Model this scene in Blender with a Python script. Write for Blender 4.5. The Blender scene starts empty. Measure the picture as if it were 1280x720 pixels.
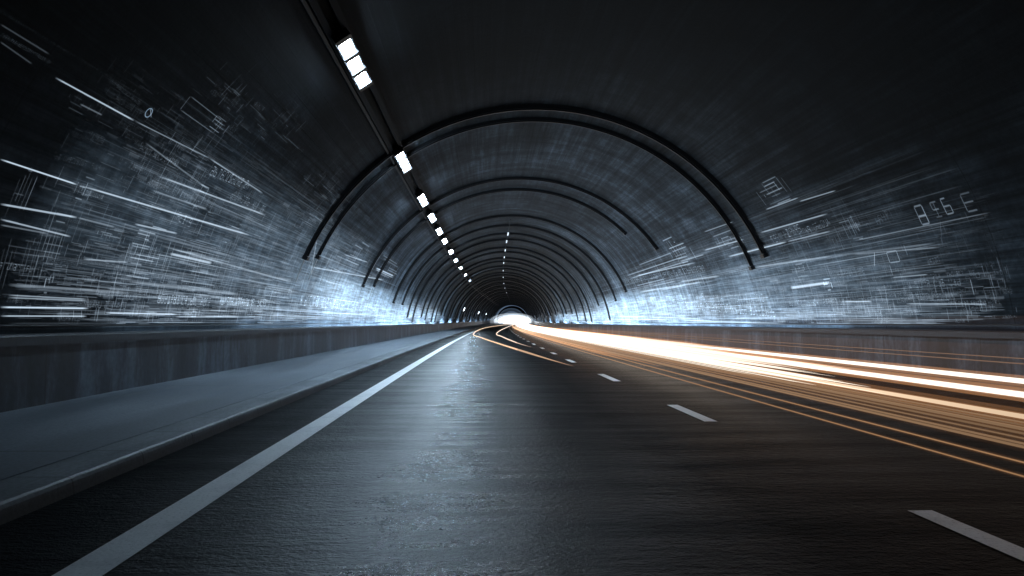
import bpy, math, random
from mathutils import Vector, Matrix
random.seed(7)
C = bpy.context.scene.collection
PI = math.pi

# ------------------------------------------------------------------ the line of the tunnel
EYE = 1.2
F = 853.0                      # focal length in photo pixels (1280 wide)
R = 8.1                        # radius of the vault
CZ = 0.12                      # height of its centre
AX = 1.86                      # its axis, right of the camera
Y0, Y1 = -45.0, 345.0

def shx(y):
    if y <= 0: return 0.0
    return 1.88e-4*y*y if y < 150 else 4.23 + 0.0564*(y-150)
def shz(y):
    if y <= 0: return 0.0
    return 2.2e-5*y*y if y < 150 else 0.495 + 0.0066*(y-150)
def P(x, y, z): return Vector((x+shx(y), y, z+shz(y)))
def steps(y0, y1, near=1.0, grow=0.04):
    ys = [y0]; y = y0
    while True:
        y += max(near, abs(y)*grow)
        if y >= y1-0.4*near: break
        ys.append(y)
    ys.append(y1); return ys

# ------------------------------------------------------------------ helpers
def tag(o, label=None, cat=None, group=None, kind=None):
    if label: o['label'] = label
    if cat: o['category'] = cat
    if group: o['group'] = group
    if kind: o['kind'] = kind
    return o
def empty(name, loc, label, cat, group=None):
    o = bpy.data.objects.new(name, None); C.objects.link(o); o.location = loc
    o.empty_display_size = 0.1
    return tag(o, label, cat, group)

class MB:
    def __init__(s): s.v=[]; s.f=[]; s.uv=[]; s.col=[]
    def quad(s, a, b, c, d, uv=None, col=None):
        n = len(s.v); s.v += [tuple(a), tuple(b), tuple(c), tuple(d)]; s.f.append((n, n+1, n+2, n+3))
        s.uv += uv or [(0,0),(1,0),(1,1),(0,1)]
        s.col += [col or (1,1,1)]*4 if not isinstance(col, list) else col
    def sweep(s, prof, ys, close=False, uvscale=1.0, colf=None):
        """extrude a profile [(x,z)..] along the tunnel line; shared vertices"""
        n0 = len(s.v); n = len(prof)
        L = [0.0]
        for i in range(1, n+1):
            a, b = prof[i-1], prof[i % n]; L.append(L[-1]+math.hypot(b[0]-a[0], b[1]-a[1]))
        for y in ys:
            for (x, z) in prof: s.v.append(tuple(P(x, y, z)))
        for j in range(len(ys)-1):
            for i in range(n if close else n-1):
                a = n0+j*n+i; b = n0+j*n+(i+1) % n
                s.f.append((a, b, b+n, a+n))
                s.uv += [(ys[j], L[i]), (ys[j], L[i+1]), (ys[j+1], L[i+1]), (ys[j+1], L[i])]
                s.col += [(1,1,1)]*4
        if close:
            for j, rev in ((0, False), (len(ys)-1, True)):
                idx = [n0+j*n+i for i in range(n)]
                if rev: idx.reverse()
                s.f.append(tuple(idx)); s.uv += [(0,0)]*n; s.col += [(1,1,1)]*n
    def tube(s, pts, rads, n=8, colf=None, squash=1.0):
        n0 = len(s.v); m = len(pts)
        for k in range(m):
            d = (pts[min(k+1, m-1)]-pts[max(k-1, 0)]).normalized()
            u = d.cross(Vector((0,0,1)))
            u = u.normalized() if u.length > 1e-5 else Vector((1,0,0))
            w = u.cross(d)
            for i in range(n):
                t = 2*PI*i/n
                s.v.append(tuple(pts[k] + u*math.cos(t)*rads[k] + w*math.sin(t)*rads[k]*squash))
        for k in range(m-1):
            c0 = colf(k) if colf else (1,1,1); c1 = colf(k+1) if colf else (1,1,1)
            for i in range(n):
                a = n0+k*n+i; b = n0+k*n+(i+1) % n
                s.f.append((a, b, b+n, a+n)); s.uv += [(0,0)]*4; s.col += [c0, c0, c1, c1]
        for k, rev in ((0, True), (m-1, False)):
            idx = [n0+k*n+i for i in range(n)]
            if rev: idx.reverse()
            c = colf(k) if colf else (1,1,1)
            s.f.append(tuple(idx)); s.uv += [(0,0)]*n; s.col += [c]*n
    def box(s, c, sx, sy, sz, rot=None, bev=0.0):
        n0 = len(s.v)
        for dx in (-1, 1):
            for dy in (-1, 1):
                for dz in (-1, 1):
                    p = Vector((dx*sx/2, dy*sy/2, dz*sz/2))
                    if rot is not None: p = rot @ p
                    s.v.append(tuple(Vector(c)+p))
        for f in ((0,1,3,2), (4,6,7,5), (0,4,5,1), (2,3,7,6), (0,2,6,4), (1,5,7,3)):
            s.f.append(tuple(n0+i for i in f)); s.uv += [(0,0),(1,0),(1,1),(0,1)]; s.col += [(1,1,1)]*4
    def build(s, name, mat, parent=None, smooth=False, origin=None):
        me = bpy.data.meshes.new(name)
        o0 = Vector((0,0,0))
        if parent is not None: o0 = parent.matrix_basis.translation.copy()
        if parent is not None and parent.parent is not None: o0 = o0 + parent.parent.matrix_basis.translation
        if parent is None and origin is not None: o0 = Vector(origin)
        me.from_pydata([tuple(Vector(v)-o0) for v in s.v], [], s.f)
        uvl = me.uv_layers.new(name='UVMap')
        uvl.data.foreach_set('uv', [c for u in s.uv for c in u])
        ca = me.color_attributes.new('glow', 'FLOAT_COLOR', 'CORNER')
        ca.data.foreach_set('color', [c for u in s.col for c in (u[0], u[1], u[2], 1.0)])
        me.materials.append(mat)
        if smooth: me.polygons.foreach_set('use_smooth', [True]*len(me.polygons))
        me.update()
        o = bpy.data.objects.new(name, me); C.objects.link(o)
        if parent is not None: o.parent = parent
        elif origin is not None: o.location = origin
        return o

# ------------------------------------------------------------------ materials
def newmat(name):
    m = bpy.data.materials.new(name); m.use_nodes = True
    nt = m.node_tree; nt.nodes.clear()
    out = nt.nodes.new('ShaderNodeOutputMaterial')
    return m, nt, out
class N:
    def __init__(s, nt): s.nt = nt
    def __call__(s, kind, _in=None, **kw):
        n = s.nt.nodes.new(kind)
        for k, v in kw.items(): setattr(n, k, v)
        for k, v in (_in or {}).items():
            if hasattr(v, 'is_linked') or hasattr(v, 'links'): s.nt.links.new(v, n.inputs[k])
            else: n.inputs[k].default_value = v
        return n
    def math(s, op, a, b=None, c=None, clamp=False):
        d = {0: a}
        if b is not None: d[1] = b
        if c is not None: d[2] = c
        n = s('ShaderNodeMath', d, operation=op); n.use_clamp = clamp
        return n.outputs[0]
    def ramp(s, fac, stops, interp='LINEAR'):
        n = s('ShaderNodeValToRGB', {0: fac}); n.color_ramp.interpolation = interp
        e = n.color_ramp.elements
        while len(e) > 1: e.remove(e[0])
        for i, (p, c) in enumerate(stops):
            if isinstance(c, (int, float)): c = (c, c, c)
            if i == 0: e[0].position = p; el = e[0]
            else: el = e.new(p)
            el.color = (*c, 1)
        return n.outputs[0]
    def uvnoise(s, uv, su, sv, scale=1.0, detail=4, rough=0.55, w=0.0):
        mp = s('ShaderNodeMapping', {0: uv, 'Scale': (su, sv, 1), 'Location': (w, w*1.7, w*0.3)})
        n = s('ShaderNodeTexNoise', {'Vector': mp.outputs[0], 'Scale': scale, 'Detail': detail, 'Roughness': rough})
        return n.outputs[0]
    def mul(s, a, b): return s.mixc(a, b, 1.0, 'MULTIPLY')
    def mixc(s, a, b, f, mode='MIX'):
        n = s('ShaderNodeMix', data_type='RGBA', blend_type=mode)
        for i, v in ((0, f), (6, a), (7, b)):
            if hasattr(v, 'links'): s.nt.links.new(v, n.inputs[i])
            else:
                if i != 0 and isinstance(v, tuple) and len(v) == 3: v = (*v, 1)
                n.inputs[i].default_value = v
        return n.outputs[2]
def surf(name, color=(.5,.5,.5), rough=.6, metal=0.0, spec=.5, noise=None, bump=0.0, bscale=20):
    m, nt, out = newmat(name); n = N(nt)
    tc = n('ShaderNodeTexCoord')
    no = n('ShaderNodeTexNoise', {'Vector': tc.outputs['Object'], 'Scale': noise or 3.0, 'Detail': 5.0})
    col = n.mixc(tuple(c*.65 for c in color), tuple(min(1, c*1.3) for c in color), no.outputs[0])
    p = n('ShaderNodeBsdfPrincipled', {'Base Color': col, 'Roughness': rough, 'Metallic': metal, 'Specular IOR Level': spec})
    if bump:
        nb = n('ShaderNodeTexNoise', {'Vector': tc.outputs['Object'], 'Scale': bscale, 'Detail': 4.0})
        b = n('ShaderNodeBump', {'Height': nb.outputs[0], 'Strength': bump, 'Distance': 0.02})
        nt.links.new(b.outputs[0], p.inputs['Normal'])
    nt.links.new(p.outputs[0], out.inputs[0])
    return m
def emit(name, color, strength, attr=False, sample='AUTO'):
    m, nt, out = newmat(name); n = N(nt)
    e = n('ShaderNodeEmission', {'Color': (*color, 1), 'Strength': strength})
    if attr:
        a = n('ShaderNodeAttribute', attribute_name='glow')
        nt.links.new(a.outputs['Color'], e.inputs['Color'])
    nt.links.new(e.outputs[0], out.inputs[0])
    m.cycles.emission_sampling = sample
    return m
def glowvol(name, color, strength):
    m, nt, out = newmat(name); n = N(nt)
    e = n('ShaderNodeEmission', {'Color': (*color, 1), 'Strength': strength})
    nt.links.new(e.outputs[0], out.inputs['Volume'])
    m.cycles.homogeneous_volume = True
    return m

def lining_mat():
    m, nt, out = newmat('tunnel_concrete'); n = N(nt)
    uv = n('ShaderNodeUVMap', uv_map='UVMap').outputs[0]
    sep = n('ShaderNodeSeparateXYZ', {0: uv})
    U, V = sep.outputs[0], sep.outputs[1]
    big = n.uvnoise(uv, .12, .3, 1, 5)
    streak = n.uvnoise(uv, .10, 5.0, 1, 6, .62, 3)         # long streaks running with the road
    fine = n.uvnoise(uv, .5, 16.0, 1, 4, .6, 9)
    cols = n.uvnoise(uv, 1.5, .10, 1, 5, .65, 5)           # run-off streaks down the wall
    grit = n.uvnoise(uv, 9, 9, 1, 5, .6, 7)
    base = n.ramp(big, [(.3, (.078,.105,.135)), (.55, (.165,.21,.26)), (.75, (.25,.31,.38))])
    s1 = n.ramp(streak, [(.35, .35), (.5, .8), (.68, 1.5)])
    s2 = n.ramp(fine, [(.35, .65), (.6, 1.15)])
    s3 = n.ramp(cols, [(.36, .22), (.5, .75), (.64, 1.7)])
    s4 = n.ramp(grit, [(.3, .75), (.7, 1.2)])
    far = n.ramp(n.math('DIVIDE', U, 100.0), [(.22, 0.0), (.5, 1.0)])
    nears = n.mul(s1, s2)
    st = n.mixc(nears, n.mul(s3, s4), far)
    s3soft = n.ramp(cols, [(.3, .6), (.7, 1.3)])
    col = n.mul(n.mul(base, st), n.mul(s3soft, s4))
    # seams between cladding boards, jittered in depth, fading in the far part
    jit = n.math('MULTIPLY', n.uvnoise(uv, .02, .8, 1, 2, .5, 1), .5)
    fr = n.math('FRACT', n.math('ADD', n.math('DIVIDE', V, .42), jit))
    seam = n.math('LESS_THAN', fr, .07)
    fr2 = n.math('FRACT', n.math('DIVIDE', U, 4.05))
    seam2 = n.math('LESS_THAN', fr2, .008)
    wall = n.ramp(n.math('ABSOLUTE', n.math('SUBTRACT', n.math('DIVIDE', V, 23.0), .5)), [(.17, 0.0), (.30, 1.0)])
    dark = n.math('MULTIPLY', n.math('MAXIMUM', n.math('MULTIPLY', seam, .3), n.math('MULTIPLY', seam2, .5)), n.math('ADD', n.math('MULTIPLY', wall, .8), .15))
    col = n.mixc(col, (.015,.017,.02), dark)
    crown_shade = n.ramp(n.math('ABSOLUTE', n.math('SUBTRACT', n.math('DIVIDE', V, 26.0), .5)), [(.12, .11), (.27, .22), (.39, .95)])  # shade put into the colour: the vault darkens towards its crown
    col = n.mul(col, crown_shade)
    depth_shade = n.ramp(n.math('DIVIDE', U, 200.0), [(.04, .08), (.085, .16), (.125, 1.5), (.3, 1.2), (.6, .6)])  # painted shade along the depth: dark near the camera, lighter past the first ribs
    col = n.mul(col, n.mixc(depth_shade, n.ramp(n.math('DIVIDE', U, 100.0), [(.06, .10), (.14, .30), (.24, .62)]), n.ramp(crown_shade, [(.1, 0.0), (.5, 1.0)])))  # walls get their own painted near darkness
    mott = n.uvnoise(uv, .6, .9, 1, 6, .7, 11)
    col = n.mul(col, n.ramp(mott, [(.32, .45), (.5, 1.0), (.68, 1.9)]))
    h = n.math('ADD', n.math('MULTIPLY', streak, .5), n.math('SUBTRACT', n.math('MULTIPLY', grit, .25), n.math('MULTIPLY', seam, .5)))
    b = n('ShaderNodeBump', {'Height': h, 'Strength': .5, 'Distance': .03})
    p = n('ShaderNodeBsdfPrincipled', {'Base Color': col, 'Roughness': .7, 'Specular IOR Level': .12, 'Normal': b.outputs[0]})
    nt.links.new(p.outputs[0], out.inputs[0])
    return m
def parapet_mat():
    m, nt, out = newmat('parapet_concrete'); n = N(nt)
    uv = n('ShaderNodeUVMap', uv_map='UVMap').outputs[0]
    sep = n('ShaderNodeSeparateXYZ', {0: uv})
    cols = n.uvnoise(uv, 1.1, .25, 1, 6, .68, 2)
    grit = n.uvnoise(uv, 10, 10, 1, 4, .6, 4)
    c = n.ramp(cols, [(.33, (.006,.009,.013)), (.5, (.022,.030,.040)), (.68, (.10,.13,.17))])
    c = n.mul(c, n.ramp(grit, [(.3, .7), (.7, 1.25)]))
    j = n.math('LESS_THAN', n.math('FRACT', n.math('DIVIDE', sep.outputs[0], 3.1)), .01)
    c = n.mixc(c, (.01,.01,.012), n.math('MULTIPLY', j, .8))
    b = n('ShaderNodeBump', {'Height': grit, 'Strength': .3, 'Distance': .01})
    p = n('ShaderNodeBsdfPrincipled', {'Base Color': c, 'Roughness': .5, 'Normal': b.outputs[0]})
    nt.links.new(p.outputs[0], out.inputs[0])
    return m
def pavement_mat():
    m, nt, out = newmat('walkway_concrete'); n = N(nt)
    uv = n('ShaderNodeUVMap', uv_map='UVMap').outputs[0]
    sep = n('ShaderNodeSeparateXYZ', {0: uv})
    a = n.uvnoise(uv, .25, 1.6, 1, 6, .6, 2)
    grit = n.uvnoise(uv, 30, 30, 1, 3, .6, 4)
    c = n.ramp(a, [(.3, (.085,.10,.12)), (.5, (.145,.17,.20)), (.72, (.24,.27,.31))])
    c = n.mul(c, n.ramp(grit, [(.3, .75), (.7, 1.2)]))
    j = n.math('LESS_THAN', n.math('FRACT', n.math('DIVIDE', sep.outputs[0], 6.0)), .004)
    c = n.mixc(c, (.04,.04,.045), j)
    b = n('ShaderNodeBump', {'Height': grit, 'Strength': .25, 'Distance': .006})
    p = n('ShaderNodeBsdfPrincipled', {'Base Color': c, 'Roughness': n.ramp(a, [(.3, .35), (.7, .6)]), 'Normal': b.outputs[0]})
    nt.links.new(p.outputs[0], out.inputs[0])
    return m
def kerb_mat():
    m, nt, out = newmat('kerb_stone'); n = N(nt)
    uv = n('ShaderNodeUVMap', uv_map='UVMap').outputs[0]
    sep = n('ShaderNodeSeparateXYZ', {0: uv})
    stone = n('ShaderNodeTexWhiteNoise', {'W': n.math('FLOOR', sep.outputs[0])}, noise_dimensions='1D').outputs[0]
    a = n.uvnoise(uv, .8, 3, 1, 6, .65, 2)
    grit = n.uvnoise(uv, 30, 30, 1, 3, .6, 4)
    c = n.ramp(a, [(.3, (.08,.095,.115)), (.6, (.17,.195,.225))])
    c = n.mul(n.mul(c, n.ramp(grit, [(.3, .7), (.7, 1.25)])), n.ramp(stone, [(0, .78), (1, 1.12)]))
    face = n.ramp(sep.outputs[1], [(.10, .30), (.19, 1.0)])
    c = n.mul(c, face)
    j = n.math('LESS_THAN', n.math('FRACT', sep.outputs[0]), .016)
    c = n.mixc(c, (.012,.014,.017), n.math('MULTIPLY', j, .85))
    b = n('ShaderNodeBump', {'Height': n.math('SUBTRACT', grit, n.math('MULTIPLY', j, 2.0)), 'Strength': .3, 'Distance': .008})
    p = n('ShaderNodeBsdfPrincipled', {'Base Color': c, 'Roughness': .55, 'Normal': b.outputs[0]})
    nt.links.new(p.outputs[0], out.inputs[0])
    return m
def road_mat():
    m, nt, out = newmat('wet_asphalt'); n = N(nt)
    uv = n('ShaderNodeTexCoord').outputs['Object']
    def noi(sx, sy, d, r, w=0.0):
        return n.uvnoise(uv, sx, sy, 1, d, r, w)
    patch = noi(.25, .9, 5, .6, 1)
    band = noi(.35, 2.6, 5, .65, 6)                 # bands across the road
    rip = noi(6.5, 17, 4, .6, 3)
    grit = noi(60, 75, 3, .6, 5)
    c = n.ramp(patch, [(.3, (.005,.006,.007)), (.7, (.020,.022,.024))])
    c = n.mul(c, n.ramp(grit, [(.3, .5), (.7, 1.7)]))
    rough = n.ramp(band, [(.3, .17), (.5, .24), (.7, .34)])
    rough = n.math('ADD', rough, n.math('MULTIPLY', n.math('SUBTRACT', grit, .5), .25))
    mid = noi(18, 34, 3, .65, 12)
    h = n.math('ADD', n.math('ADD', n.math('MULTIPLY', rip, .75), n.math('MULTIPLY', mid, .6)), n.math('MULTIPLY', grit, .32))
    b = n('ShaderNodeBump', {'Height': h, 'Strength': .85, 'Distance': .03})
    # damp gloss shaped to put the sheen along the left lane's middle, duller elsewhere
    ox = n.math('ADD', n('ShaderNodeSeparateXYZ', {0: uv}).outputs[0], n.math('MULTIPLY', n.math('SUBTRACT', noi(.5, .12, 3, .5, 8), .5), .9))
    wet = n.ramp(n.math('DIVIDE', n.math('ABSOLUTE', n.math('ADD', ox, .25)), 4.0), [(.04, 1.0), (.14, .42), (.28, .10), (.5, 0.0)])
    wet = n.math('MULTIPLY', wet, n.ramp(patch, [(.3, .75), (.6, 1.0)]))
    rough = n.math('ADD', rough, n.math('MULTIPLY', n.math('SUBTRACT', 1.0, wet), .14))
    rough = n.math('ADD', rough, .015)
    p = n('ShaderNodeBsdfPrincipled', {'Base Color': c, 'Roughness': rough, 'Specular IOR Level': n.math('ADD', .012, n.math('MULTIPLY', wet, .55)), 'Normal': b.outputs[0]})
    nt.links.new(p.outputs[0], out.inputs[0])
    return m
def paint_mat():
    m, nt, out = newmat('road_paint'); n = N(nt)
    uv = n('ShaderNodeTexCoord').outputs['Object']
    g = n('ShaderNodeTexNoise', {'Vector': uv, 'Scale': 45.0, 'Detail': 5.0, 'Roughness': .7}).outputs[0]
    w = n('ShaderNodeTexNoise', {'Vector': uv, 'Scale': 1.6, 'Detail': 6.0, 'Roughness': .7}).outputs[0]
    c = n.mul(n.ramp(g, [(.30, .62), (.45, 1.0), (.7, 1.1)]), n.ramp(w, [(.3, (.62,.64,.67)), (.5, (.84,.86,.88))]))
    b = n('ShaderNodeBump', {'Height': g, 'Strength': .35, 'Distance': .006})
    p = n('ShaderNodeBsdfPrincipled', {'Base Color': c, 'Roughness': .42, 'Normal': b.outputs[0]})
    nt.links.new(p.outputs[0], out.inputs[0])
    return m
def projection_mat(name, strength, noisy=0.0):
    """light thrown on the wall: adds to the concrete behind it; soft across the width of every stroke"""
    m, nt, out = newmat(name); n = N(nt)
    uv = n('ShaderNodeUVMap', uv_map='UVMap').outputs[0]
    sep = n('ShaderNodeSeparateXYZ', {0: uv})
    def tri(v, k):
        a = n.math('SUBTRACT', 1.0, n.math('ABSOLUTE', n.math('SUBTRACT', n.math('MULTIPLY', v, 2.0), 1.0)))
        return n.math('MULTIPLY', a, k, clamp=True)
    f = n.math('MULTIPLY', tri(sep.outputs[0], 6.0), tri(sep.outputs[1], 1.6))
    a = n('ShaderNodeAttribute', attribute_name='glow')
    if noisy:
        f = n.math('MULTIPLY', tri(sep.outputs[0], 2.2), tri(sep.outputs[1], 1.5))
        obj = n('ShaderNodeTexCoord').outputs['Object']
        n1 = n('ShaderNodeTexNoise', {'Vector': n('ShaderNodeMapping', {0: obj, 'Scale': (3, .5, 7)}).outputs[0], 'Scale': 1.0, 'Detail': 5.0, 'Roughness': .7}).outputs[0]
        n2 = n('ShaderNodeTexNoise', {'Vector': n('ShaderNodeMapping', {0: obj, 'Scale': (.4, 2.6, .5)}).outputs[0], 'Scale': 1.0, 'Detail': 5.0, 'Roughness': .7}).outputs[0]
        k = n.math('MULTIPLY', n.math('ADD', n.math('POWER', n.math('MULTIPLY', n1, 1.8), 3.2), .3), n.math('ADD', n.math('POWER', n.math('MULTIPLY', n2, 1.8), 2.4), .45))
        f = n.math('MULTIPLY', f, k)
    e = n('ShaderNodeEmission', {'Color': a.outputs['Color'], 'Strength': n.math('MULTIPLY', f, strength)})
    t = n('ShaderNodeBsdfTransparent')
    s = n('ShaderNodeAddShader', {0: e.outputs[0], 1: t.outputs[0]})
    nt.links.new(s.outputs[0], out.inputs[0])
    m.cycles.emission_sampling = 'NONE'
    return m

M = {}
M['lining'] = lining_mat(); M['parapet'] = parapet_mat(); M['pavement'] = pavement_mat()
M['road'] = road_mat(); M['paint'] = paint_mat()
M['coping'] = surf('coping_concrete', (.028,.034,.042), .5, noise=4, bump=.2)
M['kerbstone'] = kerb_mat()
M['kerb'] = surf('kerb_concrete', (.13,.138,.15), .55, noise=3, bump=.3, bscale=40)
M['steel'] = surf('dark_steel', (.012,.012,.014), .45, .3, noise=2)
M['bracket'] = surf('bracket_glint_metal', (.45,.48,.5), .35, .6, noise=6)
M['tray'] = surf('cable_tray_metal', (.004,.005,.007), .7, .0, .2, noise=5)
M['traylip'] = surf('cable_tray_edge', (.02,.025,.032), .6, .2, noise=5)
M['housing'] = surf('lamp_housing', (.02,.022,.026), .4, .6, noise=5)
M['panel'] = emit('lamp_panel', (.60,.81,1.0), 270.0)
M['panel_dim'] = emit('lamp_panel_dim', (.60,.81,1.0), 6.0)
M['tube'] = emit('lamp_tube', (1.0,.86,.80), 9.0, sample='NONE')
M['beacon'] = emit('crown_marker_light', (.75,.87,1.0), 1.3, sample='NONE')
M['walllamp'] = emit('wall_lamp_lens', (.8,.9,1.0), 7.0)
M['stroke'] = projection_mat('projected_light', 1.0)
M['patch'] = projection_mat('projected_glow', 1.0, 1.0)
M['ground'] = surf('outside_ground', (.05,.05,.05), .9, noise=.3)

# ------------------------------------------------------------------ setting
KX, PXL, PXR = -2.85, -5.7, 9.4         # kerb edge, left parapet face, right parapet face
PAR = 1.06                              # parapet top
ys = steps(Y0, Y1, 1.5, .025)
def arc_prof(a0, a1, n, r=R):
    return [(AX - r*math.cos(a0+(a1-a0)*i/n), CZ + r*math.sin(a0+(a1-a0)*i/n)) for i in range(n+1)]

mb = MB(); mb.sweep([(AX-9.2, -.9), (AX+9.2, -.9)], steps(Y0-120, Y1+900, 20, .1)); 
tag(mb.build('ground', M['ground']), kind='structure')
mb = MB(); mb.sweep([(-3.2, 0), (PXR+.2, 0)], steps(Y0, Y1+60, 1.5, .03))
tag(mb.build('road', M['road']), kind='structure')
# walkway: kerb stone with a rounded nose, a shallow gutter line, the slab
mb = MB(); mb.sweep([(-3.285, .05), (-3.30, .05), (-3.302, .118), (-5.9, .135)], ys); tag(mb.build('walkway', M['pavement']), kind='structure')
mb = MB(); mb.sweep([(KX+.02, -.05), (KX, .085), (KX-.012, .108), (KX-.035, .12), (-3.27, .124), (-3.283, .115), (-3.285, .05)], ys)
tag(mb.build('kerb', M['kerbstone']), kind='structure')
mb = MB(); mb.sweep([(8.62, -.05), (8.64, .11), (8.68, .13), (9.6, .14)], ys)
tag(mb.build('kerb', M['kerb']), kind='structure')

# lining
t = empty('tunnel_vault', P(AX, 0, 0), 'long round concrete tunnel vault curving gently to the right', 'tunnel')
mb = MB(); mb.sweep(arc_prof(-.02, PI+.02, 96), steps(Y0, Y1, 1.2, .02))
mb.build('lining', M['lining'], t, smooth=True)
mb = MB()
th = [(-.02+(PI+.04)*i/48) for i in range(49)]
for i in range(48):
    q = [P(AX-r*math.cos(a), Y1, CZ+r*math.sin(a)) for r, a in ((R, th[i]), (R, th[i+1]), (R+3, th[i+1]), (R+3, th[i]))]
    mb.quad(*q)
mb.build('portal_face', M['coping'], t)
mb = MB()
for i in range(48):
    q = [P(AX-r*math.cos(a), Y0, CZ+r*math.sin(a)) for r, a in ((0.01, th[i]), (0.01, th[i+1]), (R, th[i+1]), (R, th[i]))]
    mb.quad(*q)
mb.build('rear_sky_cap', M['steel'], t)  # unseen cap added behind the camera to keep sky light out

for side, face, lab in ((-1, PXL, 'dark stained concrete parapet beside the left walkway'), (1, PXR, 'dark concrete parapet behind the light trails on the right')):
    t = empty('parapet_wall', P(face, 0, 0), lab, 'wall')
    s = side
    mb = MB(); mb.sweep([(face, 0.0), (face, PAR-.14)], ys)
    mb.build('wall', M['parapet'], t)
    mb = MB(); mb.sweep([(face, PAR-.14), (face-s*.07, PAR-.14), (face-s*.07, PAR-.03), (face-s*.055, PAR-.012), (face-s*.03, PAR), (face+s*.27, PAR), (face+s*.27, PAR-.2), (face+s*.55, PAR-.2)], ys)
    mb.build('coping', M['coping'], t)
    # handrail pipe on the wall just above the coping
    mb = MB(); yy = steps(Y0, Y1, 2, .05)
    mb.tube([P(face+s*.31, y, PAR+.10) for y in yy], [.022]*len(yy), 6)
    mb.build('conduit', M['steel'], t, smooth=True)

# painted markings
mb = MB(); mb.sweep([(-2.02, .004), (-1.78, .004)], steps(1.2, Y1+50, 1, .03))
o = mb.build('edge_line', M['paint']); tag(o, kind='structure')
dash = [(4.15-2.7, 4.30, 'lane dash nearest the camera, running out of the bottom right corner'),
        (8.25, 9.95, 'long white lane dash, second from the bottom right corner'),
        (14.0, 16.0, 'third lane dash away, right of the wet reflection'),
        (20.6, 22.4, None), (26.0, 27.6, None), (31.5, 33.0, None)]
y = 37.2
while y < 150: dash.append((y, y+1.7, None)); y += 5.6
for i, (a, b, lab) in enumerate(dash):
    mb = MB(); mb.sweep([(2.74, .004), (2.90, .004)], [a, (a+b)/2, b])
    o = mb.build('lane_dash', M['paint'], origin=P(2.82, a, 0))
    if i in (3, 4): lab = ('small lane dash beside the end of the short orange hooked light trail', 'small lane dash just beyond the tip of the hooked orange trail')[i-3]
    tag(o, lab or 'tiny far lane dash between the curved orange light trails', 'road marking', 'dashed white lane line')

# ------------------------------------------------------------------ arch ribs
def rib_piece(y, a0, a1, w, d, n=64, r0=R):
    """a flat bar standing d proud of the vault, w wide along the road"""
    mb = MB(); n0 = 0; rings = []
    for i in range(n+1):
        a = a0+(a1-a0)*i/n
        pr = []
        for (dy, dr) in ((0, -.01), (0, d), (w, d), (w, -.01)):
            r = r0-dr; pr.append(P(AX - r*math.cos(a), y, CZ + r*math.sin(a)) + Vector((0, dy, 0)))
        rings.append(pr)
    for pr in rings: mb.v += [tuple(p) for p in pr]
    for i in range(n):
        for k in range(4):
            a = i*4+k; b = i*4+(k+1) % 4
            mb.f.append((a, b, b+4, a+4)); mb.uv += [(0,0)]*4; mb.col += [(1,1,1)]*4
    for i, rev in ((0, False), (n, True)):
        idx = [i*4+k for k in range(4)]
        if rev: idx.reverse()
        mb.f.append(tuple(idx)); mb.uv += [(0,0)]*4; mb.col += [(1,1,1)]*4
    return mb
def arch(y, label, a0=.40, a1=PI-.42, w=.13, d=.17, glint=True, shoe=True):
    t = empty('arch_rib', P(AX, y, CZ), label, 'arch rib', 'dark steel arch ribs across the vault')
    rib_piece(y, a0, a1, w, d).build('flange', M['steel'], t)
    rib_piece(y+w*.32, a0+.01, a1-.01, w*.36, d+.05).build('web', M['steel'], t)
    if shoe:
        for a in (a0, a1):
            mb = rib_piece(y-.05, a-.008, a+.008, w+.1, d+.07, 3)
            mb.build('foot_plate', M['steel'], t)
    if glint:
        mb = rib_piece(y+w+.14, a0-.10, a0+.06, .05, .05, 8)
        mb.build('bracket_glint', M['bracket'], t)  # pale bar standing in for light glinting off the rib bracket
    return t
ribs = [(21.5, .40, PI-.42), (22.9, .42, PI-.38), (32.4, .36, PI-.62), (35.2, .38, PI-.8), (44.0, .30, PI-.40), (48.5, .30, PI-.34)]
labs = ['nearest and largest dark steel arch rib across the vault', 'slimmer arch rib just behind the largest one',
        'front rib of the second pair of dark arches from the camera', 'rear rib of the second pair of dark arches, ending short on the right',
        'front rib of the third pair of dark arches from the camera', 'rear rib of the third pair of dark arches from the camera']
for (y, a0, a1), l in zip(ribs, labs):
    arch(y, l, a0, a1, w=.15 if y == 21.5 else .11, d=.13 if y < 22 else .10, glint=y < 36)
y = 53.0; k = 0
while y < 330:
    arch(y, 'thin far arch rib in the dark closing rings of the tunnel', random.uniform(.12, .3), PI-random.uniform(.12, .35),
         w=random.choice((.08, .12, .18)), d=.08+.0006*y, glint=False, shoe=False)
    y += (2.6 if k % 2 == 0 else 5.0)+y*.022; k += 1

# pale wall pilasters that catch light beyond the ribs (far part of the wall)
# ------------------------------------------------------------------ ceiling lamps and cable tray
LA = math.acos((AX+2.62)/ (R))         # elevation of the lamp line on the left of the crown
LA = math.atan2(5.67+EYE-CZ, 2.64+AX)-.018
def vault_frame(y, a, r):
    """point on the vault and axes: u along the road, w round the vault, nrm inwards"""
    p = P(AX - r*math.cos(a), y, CZ + r*math.sin(a))
    u = (P(0, y+.5, 0)-P(0, y-.5, 0)).normalized()
    nrm = Vector((math.cos(a), 0, -math.sin(a)))
    w = u.cross(nrm).normalized()
    return p, u, w, nrm
def vbox(mb, y, a, r, lu, lw, ln):
    p, u, w, nrm = vault_frame(y, a, r)
    mb.box(p, lw, lu, ln, Matrix((w, u, nrm)).transposed())
t = empty('cable_tray', P(AX - R*math.cos(LA), 12, CZ+R*math.sin(LA)), 'twin dark cable tray running between the ceiling lamps', 'cable tray')
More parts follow.
